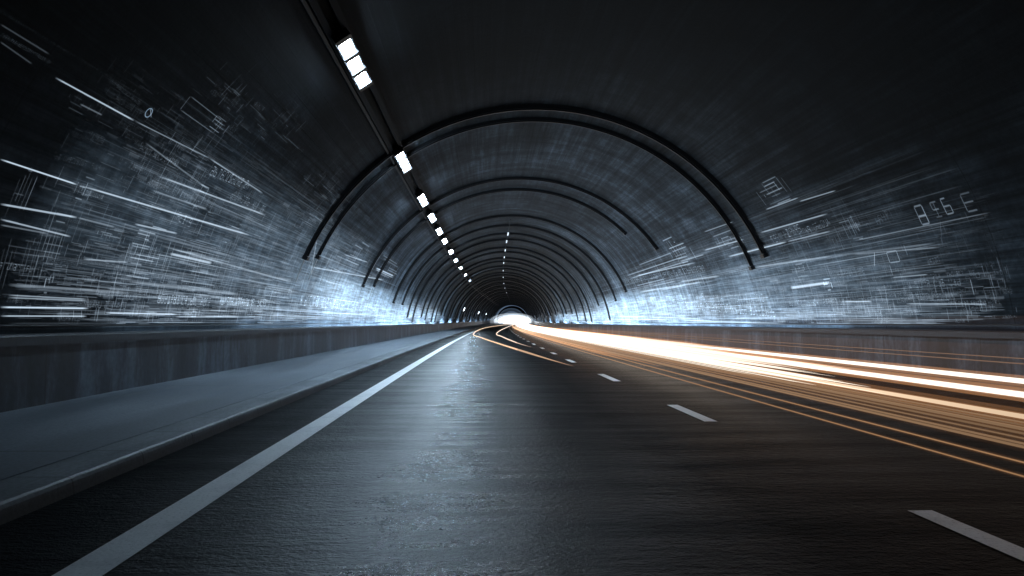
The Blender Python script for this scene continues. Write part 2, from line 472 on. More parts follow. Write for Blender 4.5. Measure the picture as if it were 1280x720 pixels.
for da in (-.020, .020):
    mb = MB(); yy = steps(7, 260, 1.5, .03)
    n0 = len(mb.v)
    a = LA+da
    pr = [(AX-(r)*math.cos(a+e), CZ+r*math.sin(a+e)) for r, e in ((R-.03, -.008), (R-.14, -.008), (R-.14, .008), (R-.03, .008))]
    mb.sweep(pr, yy, close=True); mb.build('rail', M['tray'], t)
mb = MB()
a = LA-.036
mb.sweep([(AX-r*math.cos(a+e), CZ+r*math.sin(a+e)) for r, e in ((R-.03, -.004), (R-.10, -.004), (R-.10, .004), (R-.03, .004))], steps(7, 260, 1.5, .03), close=True)
mb.build('edge_strip', M['traylip'], t)
lamps = [12.8, 21.4, 28.5, 33.5, 38.7, 43.5, 50.5, 57.5, 66, 76, 87]
for i, y in enumerate(lamps):
    lab = {0: 'largest brightest ceiling lamp with three white panels, nearest the camera', 1: 'second ceiling lamp, just inside the largest arch rib',
           2: 'third ceiling lamp, between the first and second pairs of arches', 3: 'fourth ceiling lamp from the camera, under the second pair of arches'}.get(i, 'small far ceiling lamp in the receding row of lamps')
    p, u, w, nn = vault_frame(y+1.4, LA, R-.16)
    t = empty('ceiling_lamp', p, lab, 'lamp', 'row of white ceiling lamps')
    mb = MB(); vbox(mb, y+1.2, LA, R-.19, 2.6, .34, .10); mb.build('housing', M['housing'], t)
    for k in range(4):
        mb = MB(); vbox(mb, y+.36+(k-.5)*.84, LA, R-.275, .17, .34, .09); mb.build('divider', M['steel'], t)
    for k in range(3):
        yc = y+.36+k*.84
        mb = MB(); vbox(mb, yc, LA, R-.255, .66, .25, .03); pn = mb.build('light_panel', M['panel' if y > 10 else 'panel_dim'], t)
        if i < 2:
            mb = MB(); vbox(mb, yc, LA, R-.274, .62, .018, .008); mb.build('tube', M['tube'], pn)
# thin conduit with marker lights along the crown
CA = PI/2-.015
t = empty('crown_conduit', P(AX, 50, CZ+R), 'thin pipe with small marker lights along the crown of the vault', 'conduit')
mb = MB(); yy = steps(45, 300, 2, .04); mb.tube([P(AX-(R-.2)*math.cos(CA), y, CZ+(R-.2)*math.sin(CA)) for y in yy], [.03]*len(yy), 6)
mb.build('pipe', M['tray'], t)
for y in (52, 57, 64, 71, 78, 90, 104, 122, 140, 165):
    mb = MB(); vbox(mb, y, CA, R-.25, 1.5, .09, .06); mb.build('marker_light', M['beacon'], t)
# far wall lamps on the left
for i, (y, a) in enumerate(((122, .42), (172, .40), (215, .40))):
    p, u, w, nn = vault_frame(y, a, R-.1)
    t = empty('wall_lamp', p, ('bright wall lamp low on the left of the far tunnel, nearest of three', 'wall lamp on the far left wall, middle of three', 'wall lamp on the far left wall, farthest of three')[i], 'lamp', 'lamps low on the far left wall')
    mb = MB(); vbox(mb, y, a, R-.1, 1.6, .8, .2); mb.build('housing', M['housing'], t)
    mb = MB(); vbox(mb, y, a, R-.22, 1.4, .6, .03); mb.build('lens', M['walllamp'], t)

# ------------------------------------------------------------------ camera
cam_d = bpy.data.cameras.new('camera'); cam = bpy.data.objects.new('camera', cam_d); C.objects.link(cam)
cam.location = (0, 0, EYE)
yaw = -math.atan(42/F); pitch = math.atan(44/F)
cam.rotation_euler = (PI/2+pitch, 0, yaw)
cam_d.sensor_width = 36; cam_d.lens = 36*F/1280
cam_d.clip_start = .05; cam_d.clip_end = 3000
bpy.context.scene.camera = cam
CM = cam.rotation_euler.to_matrix()

# ------------------------------------------------------------------ light projections on the walls
RW = R-.035
def on_wall(px, py):
    """the wall point seen at a pixel of the photo -> (side, y, elevation angle)"""
    d = CM @ Vector(((px-640)/F, -(py-360)/F, -1)).normalized()
    y = 20.0
    for _ in range(12):
        cx = AX+shx(y); cz = CZ+shz(y)
        ox, oz = -cx, EYE-cz
        A = d.x*d.x+d.z*d.z; B = 2*(ox*d.x+oz*d.z); Cc = ox*ox+oz*oz-RW*RW
        tt = (-B+math.sqrt(B*B-4*A*Cc))/(2*A)
        y = min(tt*d.y, 320)
    x = tt*d.x-cx; z = EYE+tt*d.z-cz
    s = -1 if x < 0 else 1
    return s, y, math.atan2(z, abs(x))
def wp(s, y, a): return P(AX+s*RW*math.cos(a), y, CZ+RW*math.sin(a))
BLUE = (.50, .74, 1.0)
def colr(b, w=0.0):
    k = min(1, w); return tuple(b*(c+(1-c)*k) for c in BLUE)
A_BASE = math.asin((PAR+.12-CZ)/R)
def edge_fade(s, y):
    lim = 12.5 if s < 0 else 15.0
    return min(1.0, .35+.65*max(0, (y-8.5)/(lim-8.5)))
def strip(mb, s, y0, y1, a0, a1, b, b2=None, vert=False):
    """a stroke of light on the wall from (y0) to (y1), a0..a1 its lower and upper edge"""
    a0 = max(a0, A_BASE); a1 = max(a1, a0+.0008)
    n = max(1, int(abs(y1-y0)/2.5)); b2 = b if b2 is None else b2
    b *= edge_fade(s, y0); b2 *= edge_fade(s, y1)
    for i in range(n):
        f0, f1 = i/n, (i+1)/n
        ya, yb = y0+(y1-y0)*f0, y0+(y1-y0)*f1
        q = [wp(s, ya, a0), wp(s, yb, a0), wp(s, yb, a1), wp(s, ya, a1)]
        ca, cb = colr(b+(b2-b)*f0, .3), colr(b+(b2-b)*f1, .3)
        uv = [(f0, 0), (f1, 0), (f1, 1), (f0, 1)]
        if vert: uv = [(0, f0), (0, f1), (1, f1), (1, f0)]; 
        mb.quad(*q, uv=uv, col=[ca, cb, cb, ca])
def vstroke(mb, s, y, a0, a1, w, b):
    b *= edge_fade(s, y)
    a0 = max(a0, A_BASE)
    if a1 <= a0: return
    n = max(1, int((a1-a0)/.05))
    for i in range(n):
        f0, f1 = i/n, (i+1)/n
        q = [wp(s, y-w/2, a0+(a1-a0)*f0), wp(s, y+w/2, a0+(a1-a0)*f0), wp(s, y+w/2, a0+(a1-a0)*f1), wp(s, y-w/2, a0+(a1-a0)*f1)]
        mb.quad(*q, uv=[(f0, 0), (f0, 1), (f1, 1), (f1, 0)], col=colr(b, .3))
def pxa(y): return y/F/R*1.05           # one photo pixel at depth y, as an angle round the vault
def line(mb, x0, y0, x1, y1, b, w=1.3, b2=None):
    s, ya, aa = on_wall(x0, y0); _, yb, ab = on_wall(x1, y1)
    n = max(1, int(abs(yb-ya)/2.5)); b2 = b if b2 is None else b2
    for i in range(n):
        f0, f1 = i/n, (i+1)/n
        yy0, yy1 = ya+(yb-ya)*f0, ya+(yb-ya)*f1
        m0, m1 = aa+(ab-aa)*f0, aa+(ab-aa)*f1
        w0, w1 = pxa(yy0)*w, pxa(yy1)*w
        q = [wp(s, yy0, m0-w0), wp(s, yy1, m1-w1), wp(s, yy1, m1+w1), wp(s, yy0, m0+w0)]
        c0, c1 = colr(b+(b2-b)*f0, .35), colr(b+(b2-b)*f1, .35)
        mb.quad(*q, uv=[(f0, 0), (f1, 0), (f1, 1), (f0, 1)], col=[c0, c1, c1, c0])
SEG = [((0,0),(1,0)), ((0,0),(0,.5)), ((0,.5),(0,1)), ((1,0),(1,.5)), ((1,.5),(1,1)), ((0,.5),(1,.5)), ((0,1),(1,1)), ((.5,0),(.5,1))]
def glyph(mb, s, y, a, gw, ga, b, segs=None, sw=None):
    sw = sw or gw*.16; sa = ga*.13
    for (p, q) in (segs if segs is not None else random.sample(SEG, random.randint(3, 6))):
        if p[0] == q[0]: vstroke(mb, s, y+p[0]*gw, a+min(p[1], q[1])*ga, a+max(p[1], q[1])*ga, sw, b*random.uniform(.6, 1.2))
        else: strip(mb, s, y+p[0]*gw, y+q[0]*gw, a+p[1]*ga-sa/2, a+p[1]*ga+sa/2, b*random.uniform(.6, 1.2))
def text(mb, x0, y0, x1, y1, h, b, n=None, fill=.85):
    """a row of unreadable glyphs; h is the height in photo pixels at its near end"""
    s, ya, aa = on_wall(x0, y0); _, yb, ab = on_wall(x1, y1)
    if yb < ya: ya, yb, aa, ab = yb, ya, ab, aa
    ga = pxa(ya)*h; gw = ga*R*.75; y = ya
    while y < yb:
        if random.random() < fill:
            f = (y-ya)/max(.01, yb-ya)
            glyph(mb, s, y, aa+(ab-aa)*f-ga/2, gw*.72, ga, b*random.uniform(.5, 1.2))
        y += gw*random.uniform(.9, 1.25)
def corners(x0, y0, x1, y1):
    """a block between two photo corners, squared up to the wall: along the road and round the vault"""
    xc, yc = (x0+x1)/2, (y0+y1)/2
    s, ym, am = on_wall(xc, yc)
    ya, yb = sorted(ym*abs(xc-598)/max(20, abs(x-598)) for x in (x0, x1))
    aa, ab = sorted((on_wall(xc, y0)[2], on_wall(xc, y1)[2]))
    return s, ya, yb, aa, ab
def grid(mb, x0, y0, x1, y1, nu, nv, b, w=1.0):
    """cross hatched block between two opposite corners"""
    s, ya, yb, aa, ab = corners(x0, y0, x1, y1)
    wa = pxa(ya)*w
    for i in range(nv):
        a = aa+(ab-aa)*(i+random.uniform(-.3, .3))/max(1, nv-1); f0, f1 = sorted((random.uniform(-.05, .5), random.uniform(.5, 1.05)))
        strip(mb, s, ya+(yb-ya)*f0, ya+(yb-ya)*f1, a-wa, a+wa, b*random.uniform(.3, 1.2))
    for i in range(nu):
        y = ya+(yb-ya)*(i+random.uniform(-.3, .3))/max(1, nu-1); f0, f1 = sorted((random.uniform(-.05, .5), random.uniform(.5, 1.05)))
        vstroke(mb, s, y, aa+(ab-aa)*f0, aa+(ab-aa)*f1, wa*R*1.6, b*random.uniform(.3, 1.2))
def outline(mb, x0, y0, x1, y1, b, w=.8):
    s, ya, yb, aa, ab = corners(x0, y0, x1, y1)
    wa = pxa(ya)*w
    for a in (aa, ab): strip(mb, s, ya, yb, a-wa, a+wa, b)
    for y in (ya, yb): vstroke(mb, s, y, aa, ab, wa*R*2, b)
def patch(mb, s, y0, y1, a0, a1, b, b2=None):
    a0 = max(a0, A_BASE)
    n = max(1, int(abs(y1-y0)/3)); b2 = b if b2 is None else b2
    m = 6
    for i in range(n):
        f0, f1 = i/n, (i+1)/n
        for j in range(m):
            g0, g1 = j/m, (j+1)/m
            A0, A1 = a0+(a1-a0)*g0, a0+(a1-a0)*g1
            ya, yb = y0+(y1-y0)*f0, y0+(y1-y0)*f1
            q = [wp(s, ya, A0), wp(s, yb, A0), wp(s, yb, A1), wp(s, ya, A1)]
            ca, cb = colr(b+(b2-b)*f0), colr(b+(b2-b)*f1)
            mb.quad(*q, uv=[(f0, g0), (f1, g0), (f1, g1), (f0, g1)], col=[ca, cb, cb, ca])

def projection(label, draw, glow=None):
    mb = MB(); draw(mb)
    o = mb.build('projected_diagram', M['stroke'], origin=mb.v[0])
    tag(o, label, 'light projection', 'projected diagrams on the tunnel walls')
    if glow:
        g = MB(); glow(g)
        # a part of the diagram: the soft haze of light it stands in
        me = g
        ob = MB(); ob.v, ob.f, ob.uv, ob.col = me.v, me.f, me.uv, me.col
        gg = ob.build('glow', M['patch'], origin=o.location)
        gg.parent = o; gg.location = (0, 0, 0)
    return o

def fillrand(mb, s, n, yr, ar, b, bias=1.6):
    """small strokes thrown over an area, gathered in clumps"""
    clumps = [(math.exp(random.uniform(math.log(yr[0]), math.log(yr[1]))), ar[0]+(ar[1]-ar[0])*random.random()**bias) for _ in range(max(4, n//22))]
    for _ in range(n):
        cy, ca = random.choice(clumps)
        y = cy*math.exp(random.gauss(0, .07)); a = ca+random.gauss(0, .03)
        if not (yr[0] <= y <= yr[1]*1.1) or a < A_BASE or a > ar[1]*1.15: continue
        px = pxa(y); k = .8*b*random.uniform(.2, 1.0)*max(.12, 1-(a-ar[0])/(ar[1]*1.1-ar[0]))
        r = random.random()
        if r < .30: strip(mb, s, y, y*(1+random.uniform(.01, .07)), a-px*.55, a+px*.55, k)
        elif r < .55: vstroke(mb, s, y, a, a+px*random.uniform(4, 22), px*R*1.5, k)
        elif r < .80:
            yy = y; gh = px*random.uniform(3, 6)
            for _k in range(random.randint(3, 9)):
                glyph(mb, s, yy, a, gh*R*.6, gh, k*random.uniform(.5, 1.2)); yy += gh*R*random.uniform(.8, 1.1)
        elif r < .92:
            gh = px*random.uniform(5, 14); gl = gh*R*random.uniform(.8, 2.2)
            for e in (0, gh): strip(mb, s, y, y+gl, a+e-px*.4, a+e+px*.4, k*.7)
            for e in (0, gl): vstroke(mb, s, y+e, a, a+gh, px*R*1.1, k*.7)
        else: strip(mb, s, y, y*1.03, a, a+px*random.uniform(3, 7), k*.5)

def streaks(mb, s, n, yr, ar, b):
    for _ in range(n):
        y = math.exp(random.uniform(math.log(yr[0]), math.log(yr[1]))); a = ar[0]+(ar[1]-ar[0])*random.random()**1.4
        px = pxa(y); strip(mb, s, y, y*(1+random.uniform(.1, .6)), a, a+px*random.uniform(.7, 2.2), b*random.uniform(.2, 1)*(1.15-(a-ar[0])/(ar[1]-ar[0])))
def dL1(mb):      # upper left: slanting rules, dotted scale, ringed symbol
    line(mb, 69, 97, 168, 151, .55, 1.2); line(mb, 168, 151, 262, 198, .22, 1.0); line(mb, 262, 198, 329, 242, .30, 1.0)
    line(mb, 181, 178, 262, 238, .14); text(mb, 0, 42, 62, 78, 4, .16, fill=.95); line(mb, 0, 30, 62, 68, .05); line(mb, 0, 52, 40, 80, .05)
    text(mb, 0, 14, 175, 119, 1.8, .07, fill=.6)
    s, y, a = on_wall(186, 141); rr = pxa(y)*6
    for k in range(14):
        t0 = 2*PI*k/14; t1 = 2*PI*(k+1)/14
        q = [wp(s, y+math.cos(t)*rr*R*e, a+math.sin(t)*rr*e) for t, e in ((t0, .82), (t1, .82), (t1, 1.12), (t0, 1.12))]
        mb.quad(*q, uv=[(.5, 0), (.5, 0), (.5, 1), (.5, 1)], col=colr(.35))
    line(mb, 188, 136, 189, 147, .3, .8)
    outline(mb, 232, 131, 272, 156, .12); grid(mb, 266, 146, 282, 165, 4, 4, .2, .7)
    text(mb, 138, 100, 175, 130, 4, .12); text(mb, 175, 185, 222, 205, 6, .22); line(mb, 100, 130, 128, 144, .12)
    text(mb, 70, 195, 128, 210, 6, .12); text(mb, 150, 200, 200, 225, 7, .14)
    grid(mb, 88, 115, 110, 140, 5, 4, .10); fillrand(mb, -1, 420, (10.5, 26), (.42, .78), .22)
def dL2(mb):      # large left field: rules, bars and columns of glyphs
    line(mb, 0, 199, 97, 231, .75, 1.2); line(mb, 97, 231, 312, 294, .62, 1.3)
    line(mb, 0, 255, 97, 272, .55, 1.5); line(mb, 97, 272, 144, 284, .2)
    line(mb, 0, 274, 89, 296, .45, 1.3); line(mb, 0, 281, 60, 292, .15)
    line(mb, 198, 220, 332, 269, .45, 1.2); line(mb, 168, 280, 222, 292, .45, 1.2); line(mb, 190, 238, 260, 262, .2)
    line(mb, 201, 307, 366, 353, .30, 1.2); line(mb, 212, 317, 265, 329, .6, 2.0); line(mb, 104, 324, 160, 328, .3)
    grid(mb, 161, 281, 198, 348, 9, 12, .38); grid(mb, 18, 208, 34, 284, 5, 3, .26); grid(mb, 55, 250, 81, 341, 7, 9, .28)
    grid(mb, 0, 300, 52, 368, 10, 8, .16); outline(mb, 97, 266, 150, 312, .10); grid(mb, 120, 285, 150, 306, 6, 5, .22)
    outline(mb, 90, 255, 135, 290, .08)
    text(mb, 265, 213, 312, 232, 11, .34); text(mb, 285, 240, 330, 262, 9, .25); text(mb, 222, 270, 240, 280, 10, .4)
    grid(mb, 97, 222, 112, 250, 4, 4, .45); text(mb, 105, 240, 128, 246, 5, .4)
    text(mb, 185, 228, 240, 250, 7, .2); grid(mb, 240, 230, 262, 262, 4, 5, .25)
    grid(mb, 200, 300, 290, 360, 16, 12, .22); grid(mb, 275, 280, 290, 330, 4, 5, .2)
    text(mb, 0, 332, 44, 337, 7, .45); grid(mb, 56, 344, 66, 362, 3, 2, .5, 1.4)
    fillrand(mb, -1, 1900, (9.0, 34), (.15, .62), .32); streaks(mb, -1, 520, (9, 30), (.15, .62), .13)
def dL3(mb):      # low left rows by the parapet
    line(mb, 10, 369, 109, 374, .35, 1.0); line(mb, 10, 372, 109, 376, .35, 1.0); line(mb, 0, 384, 111, 385.5, .85, 1.3)
    line(mb, 0, 395, 109, 395.3, .6, 1.0); line(mb, 131, 391, 222, 393, .65, 1.2); line(mb, 218, 396, 299, 396, .55, 1.0)
    line(mb, 110, 373, 110, 385, .5, 1.2); text(mb, 112, 380, 160, 382, 8, .3); text(mb, 145, 366, 175, 374, 5, .4)
    text(mb, 198, 373, 262, 378, 10, .75); text(mb, 275, 376, 336, 379, 9, .9); text(mb, 376, 375, 430, 382, 12, 1.0)
    outline(mb, 332, 360, 363, 371, .35); text(mb, 335, 364, 360, 368, 7, .4)
    line(mb, 92, 388, 92, 397, .4); line(mb, 102, 388, 102, 397, .4); text(mb, 206, 398, 216, 398, 6, .4)
    grid(mb, 235, 386, 252, 396, 5, 3, .4); line(mb, 10, 356, 160, 366, .2, 2.2); line(mb, 160, 352, 300, 368, .2, 2.0)
    line(mb, 300, 384, 500, 396, .3, 1.0)
    fillrand(mb, -1, 1000, (9.0, 60), (A_BASE, .30), .5, 1.0); streaks(mb, -1, 160, (9, 60), (A_BASE, .35), .22)
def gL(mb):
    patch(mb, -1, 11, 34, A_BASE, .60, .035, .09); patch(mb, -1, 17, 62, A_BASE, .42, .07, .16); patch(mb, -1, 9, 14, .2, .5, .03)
def dL4(mb):      # left bay between the rib pairs
    grid(mb, 385, 318, 455, 392, 20, 12, .35); grid(mb, 465, 320, 500, 352, 9, 7, .35); line(mb, 470, 335, 492, 345, .7, 1.0)
    line(mb, 385, 333, 480, 350, .5, .9); text(mb, 400, 350, 470, 368, 7, .5); line(mb, 430, 318, 460, 328, .4, .8)
    grid(mb, 440, 300, 455, 330, 4, 5, .3); line(mb, 388, 345, 396, 300, .5, 1.2)
    text(mb, 395, 376, 480, 386, 11, .8)
    fillrand(mb, -1, 700, (24, 75), (A_BASE, .42), .5, 1.1)
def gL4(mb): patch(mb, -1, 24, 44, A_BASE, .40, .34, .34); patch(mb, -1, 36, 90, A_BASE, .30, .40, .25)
def dR1(mb):      # right: big glyphs over a long rule
    s, y, a = on_wall(1162, 281); ga = pxa(y)*25
    def put(px, py, hpx, segs, b, asp=.8):
        s, y, a = on_wall(px, py); g = pxa(y)*hpx
        glyph(mb, s, y, a, g*R*asp*.7, g, b, segs, sw=g*R*.07)
    # the near side of this wall is to the right, so glyphs run right to left in depth
    put(1162, 279, 25, [((0,0),(1,0)), ((0,0),(0,1)), ((1,0),(1,1)), ((0,1),(1,1)), ((0,.45),(1,.45))], .32)
    put(1178, 270, 20, [((0,0),(1,0)), ((0,.5),(1,.5)), ((0,1),(1,1)), ((.5,0),(.5,1)), ((1,.5),(1,1))], .18)
    put(1192, 266, 21, [((0,0),(1,0)), ((0,0),(0,.5)), ((1,0),(1,1)), ((0,.5),(1,.5)), ((.3,1),(1,1))], .30)
    put(1222, 262, 24, [((0,0),(1,0)), ((1,0),(1,1)), ((0,.5),(1,.5)), ((0,1),(1,1))], .16, 1.0)
    line(mb, 1068, 301, 1240, 265, .22, 1.0, .12); line(mb, 1176, 309, 1066, 318, .16); 
    grid(mb, 1045, 262, 1075, 300, 5, 4, .12); text(mb, 1085, 285, 1110, 268, 10, .14)
    line(mb, 1175, 275, 1178, 308, .08); outline(mb, 1126, 300, 1178, 309, .06)
    fillrand(mb, 1, 260, (11.5, 20), (.22, .55), .10)
def dR2(mb):      # right field behind the big rib
    line(mb, 880, 313, 930, 299, .55, 1.1); line(mb, 910, 321, 984, 302, .65, 1.2); line(mb, 984, 302, 1038, 289, .35, 1.0)
    line(mb, 950, 291, 1035, 267, .42, 1.1); line(mb, 999, 252, 1045, 238, .32, 1.0); line(mb, 957, 262, 998, 247, .32, 1.0)
    line(mb, 880, 290, 917, 277, .3, .9); line(mb, 944, 334, 1040, 320, .30, 1.3); line(mb, 1040, 320, 1170, 304, .12, 1.5)
    line(mb, 1115, 347, 1160, 343, .3, 1.0); line(mb, 1038, 353, 988, 360, .8, 2.2); grid(mb, 1030, 350, 1040, 362, 3, 3, .7)
    grid(mb, 951, 220, 984, 258, 7, 7, .22); text(mb, 1000, 292, 1040, 275, 9, .28); text(mb, 965, 300, 1000, 285, 10, .3)
    grid(mb, 895, 290, 925, 312, 7, 6, .3); grid(mb, 988, 325, 1010, 345, 5, 5, .3); text(mb, 1040, 345, 1080, 338, 7, .25)
    line(mb, 1093, 315, 1093, 333, .4, 1.4); outline(mb, 1110, 314, 1123, 328, .3); grid(mb, 1065, 265, 1072, 300, 3, 3, .2)
    text(mb, 1160, 328, 1180, 322, 6, .25); line(mb, 850, 327, 880, 318, .4, .9)
    fillrand(mb, 1, 1700, (12, 40), (.15, .50), .32); streaks(mb, 1, 480, (12, 40), (.15, .6), .13)
def dR3(mb):      # right panel of text and the low rows
    outline(mb, 1130, 335, 1240, 374, .07); text(mb, 1135, 356, 1200, 352, 9, .26); text(mb, 1132, 371, 1190, 371, 7, .22)
    text(mb, 1183, 343, 1218, 341, 6, .22); text(mb, 1150, 347, 1175, 345, 6, .18)
    line(mb, 1132, 379.5, 1233, 380, .30, 1.2); text(mb, 1185, 378, 1233, 379, 5, .4); text(mb, 988, 379, 1055, 377, 7, .6)
    line(mb, 1055, 377, 1090, 377, .5, 1.2); grid(mb, 1008, 391, 1020, 403, 3, 3, .35); line(mb, 980, 394, 1058, 393, .3, 1.0)
    line(mb, 1020, 404, 1065, 405, .3, 1.0); text(mb, 850, 381, 968, 390, 11, .8, fill=1); text(mb, 870, 374, 960, 372, 9, .5)
    grid(mb, 900, 360, 968, 396, 16, 6, .4); line(mb, 850, 400, 985, 405, .5, 1.2); line(mb, 850, 352, 900, 345, .4)
    fillrand(mb, 1, 1000, (12.5, 70), (A_BASE, .28), .45, 1.0); streaks(mb, 1, 200, (12, 70), (A_BASE, .32), .2)
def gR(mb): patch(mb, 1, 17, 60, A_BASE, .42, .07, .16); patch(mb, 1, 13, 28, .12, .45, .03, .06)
def dR4(mb):      # bright right bay beyond the big rib
    grid(mb, 790, 318, 880, 395, 22, 12, .35); grid(mb, 838, 292, 862, 335, 7, 8, .4); text(mb, 780, 352, 880, 335, 7, .5)
    text(mb, 790, 378, 880, 372, 10, .7); line(mb, 795, 345, 870, 328, .5, 1.0); line(mb, 800, 365, 880, 352, .5, 1.2)
    line(mb, 770, 395, 880, 398, .5, 1.0)
    fillrand(mb, 1, 800, (30, 95), (A_BASE, .42), .5, 1.1)
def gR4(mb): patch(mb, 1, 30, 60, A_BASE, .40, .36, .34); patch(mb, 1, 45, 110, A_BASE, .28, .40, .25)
projection('faint slanting rules and ringed symbol projected high on the left wall', dL1)
projection('large field of glowing rules, grids and glyph columns on the left wall', dL2, gL)
projection('bright low rows of projected glyphs just above the left parapet', dL3)
projection('dense bluish hatch of light on the left wall around the second pair of arches', dL4, gL4)
projection('four large boxy glyphs over a long rule on the right wall', dR1)
projection('glowing rules and small glyph blocks on the right wall beside the largest rib', dR2, gR)
projection('framed panel of glyph rows and low bright lines above the right parapet', dR3)
projection('dense pale hatch of light on the right wall beyond the largest rib', dR4, gR4)

# ------------------------------------------------------------------ light trails
WARM = (1.0, .91, .80); AMB = (1.0, .52, .24)
def lerp(a, b, t): return tuple(x+(y-x)*t for x, y in zip(a, b))
M['trail'] = emit('trail_core', (1,1,1), 1.0, attr=True, sample='NONE')
M['trail_lit'] = emit('trail_core_bright', (1,1,1), 1.0, attr=True, sample='NONE')
halos = {}
def halo(c, s):
    s = s*.10; k = (c, s)
    if k not in halos: halos[k] = glowvol('trail_glow', c, s)
    return halos[k]
def trail(label, pts, r, c0, s0, c1, s1, hr=0, hc=(1,.45,.18), hs=.3, lit=False, taper=2.5, endtaper=0):
    """pts: [(x, y, z)...] on the road frame, nearest first"""
    yy = []
    for i in range(len(pts)-1):
        (x0, ya, z0), (x1, yb, z1) = pts[i], pts[i+1]
        n = max(2, int(abs(yb-ya)/(1.5+.03*abs(ya+yb)/2)))
        for k in range(n): yy.append((x0+(x1-x0)*k/n, ya+(yb-ya)*k/n, z0+(z1-z0)*k/n))
    yy.append(pts[-1])
    P3 = [P(*p) for p in yy]; ya, yb = yy[0][1], yy[-1][1]
    def rad(k):
        d = yy[k][1]-ya
        f = min(1, d/taper+.02) if taper else 1
        if endtaper: f *= min(1, (yb-yy[k][1])/endtaper+.02)
        return f
    def cf(k):
        t = min(1, max(0, (yy[k][1]-ya)/70))**.6; s = s0+(s1-s0)*t; s = s*(.62 if s < 1 else 1); c = lerp(c0, c1, t)
        return tuple(s*v for v in c)
    t = empty('light_trail', P3[0], label, 'light trail', 'car light trails in the right lane')
    mb = MB(); mb.tube(P3, [r*rad(k) for k in range(len(P3))], 8, cf)
    mb.build('core', M['trail_lit' if lit else 'trail'], t, smooth=True)
    if hr:
        mb = MB(); mb.tube(P3, [hr*rad(k) for k in range(len(P3))], 10)
        mb.build('glow', halo(hc, hs), t, smooth=True)
        mb = MB(); mb.tube(P3, [hr*.45*rad(k) for k in range(len(P3))], 10)
        mb.build('glow', halo(hc, hs*1.6), t, smooth=True)
    return t
def straight(x, z, y0, y1, wob=.0):
    return [(x, y0, z), (x+wob, (y0+y1)*.3, z), (x, y1, z)]
YE = 300
trail('upper of the two thick cream light trails, nearest the right parapet', straight(6.55, .50, 1, YE), .031, WARM, 1.3, (1,.93,.85), 1.7, .07, hs=.40, lit=True, taper=0)
trail('second thick cream light trail, below the upper one', straight(5.32, .50, 1, YE), .029, WARM, 1.25, (1,.93,.85), 1.7, .07, hs=.40, lit=True, taper=0)
trail('amber light trail running on from the tip of the bright white band', straight(4.08, .50, 1, YE), .018, (1,.68,.40), .85, (1,.9,.8), 1.6, .06, hs=.16, taper=0)
for k in range(8):
    x = 3.98-.055*k
    trail('faint amber light trail in the blurred sheaf just below the bright band', straight(x, .48-.012*k+random.uniform(-.02, .02), 1, random.uniform(60, 200)), random.uniform(.004, .010), (1,.56,.28), random.uniform(.10, .30), (1,.8,.6), 1.2, .03, hs=.05, taper=0)
trail('upper of the two thin orange lines low over the lane dashes', straight(3.28, .362, 1, 220), .0045, AMB, .42, (1,.75,.5), 1.1, .016, hs=.10, taper=0)
trail('lower of the two thin orange lines low over the lane dashes', straight(3.13, .32, 1, 220), .0045, AMB, .38, (1,.75,.5), 1.1, .016, hs=.10, taper=0)
trail('very faint brown light trail high against the right parapet', straight(8.1, .67, 1, 120), .008, (1,.6,.42), .22, (1,.7,.5), .5, 0, taper=0)
trail('faint brown light trail just under the highest one by the right parapet', straight(8.0, .60, 1, 120), .009, (1,.6,.42), .22, (1,.7,.5), .5, 0, taper=0)
# the white band: many trails that end at different distances
names = 'white light trail packed into the bright band in the middle of the right lane'
tip = [(4.02, .50, 6.6), (4.1, .53, 7.0), (4.17, .50, 7.2), (4.24, .52, 7.8), (4.3, .49, 8.6), (4.36, .54, 9.0)]
for k in range(60):
    x = random.uniform(4.0, 6.6); tip.append((x, random.uniform(.44, .58), x*F/(random.uniform(250, 480) if x < 5.3 else random.uniform(170, 330))))
for i, (x, z, y) in enumerate(tip):
    b = 1.0 if i < 6 else random.uniform(.6, 1.0)
    trail(names, straight(x, z, y, random.uniform(180, YE)), random.uniform(.014, .028), (1,.86,.70), 1.45*b, (1,.95,.89), 2.2, .09 if i % 3 == 0 else 0, hs=.16, taper=random.uniform(2.5, 7))
# orange fringe under the band
for i in range(9):
    x = random.uniform(3.2, 3.95)
    trail('thin orange light trail in the fringe beneath the white band', straight(x, .42+random.uniform(-.08, .05), random.uniform(9, 22), random.uniform(60, 180)), random.uniform(.004, .009), AMB, random.uniform(.25, .7), (1,.8,.6), 1.2, .05 if i % 2 else 0, hs=.12, taper=5)
# the hooked trails that swing out over the left lane
def ground_pt(px, py, z=.02):
    y = EYE*F/(py-404)
    d = (EYE-z)*F/(py-404)
    for _ in range(8):
        d = (EYE-z-shz(d))*F/(py-404)
    return ((px-598)/F*d-shx(d), d, z)
def spline(pts, n=10):
    out = []
    q = [pts[0]]+pts+[pts[-1]]
    for i in range(1, len(q)-2):
        for k in range(n):
            t = k/n
            out.append(tuple(.5*((2*q[i][j])+(-q[i-1][j]+q[i+1][j])*t+(2*q[i-1][j]-5*q[i][j]+4*q[i+1][j]-q[i+2][j])*t*t+(-q[i-1][j]+3*q[i][j]-3*q[i+1][j]+q[i+2][j])*t**3) for j in range(3)))
    out.append(pts[-1]); return out
hk = [ground_pt(718, 458), ground_pt(690, 450), ground_pt(655, 439.5), ground_pt(625, 430), ground_pt(603, 422.5), ground_pt(592, 417)]
hk += [(hk[-1][0]-.25, 118, .02), (hk[-1][0]+.6, 150, .02), (hk[-1][0]+2.4, 185, .02), (4.0, 240, .02)]
trail('short orange light trail hooking out across the left lane', spline(hk), .045, (1,.62,.38), .7, (1,.72,.5), 1.6, 0, taper=9)
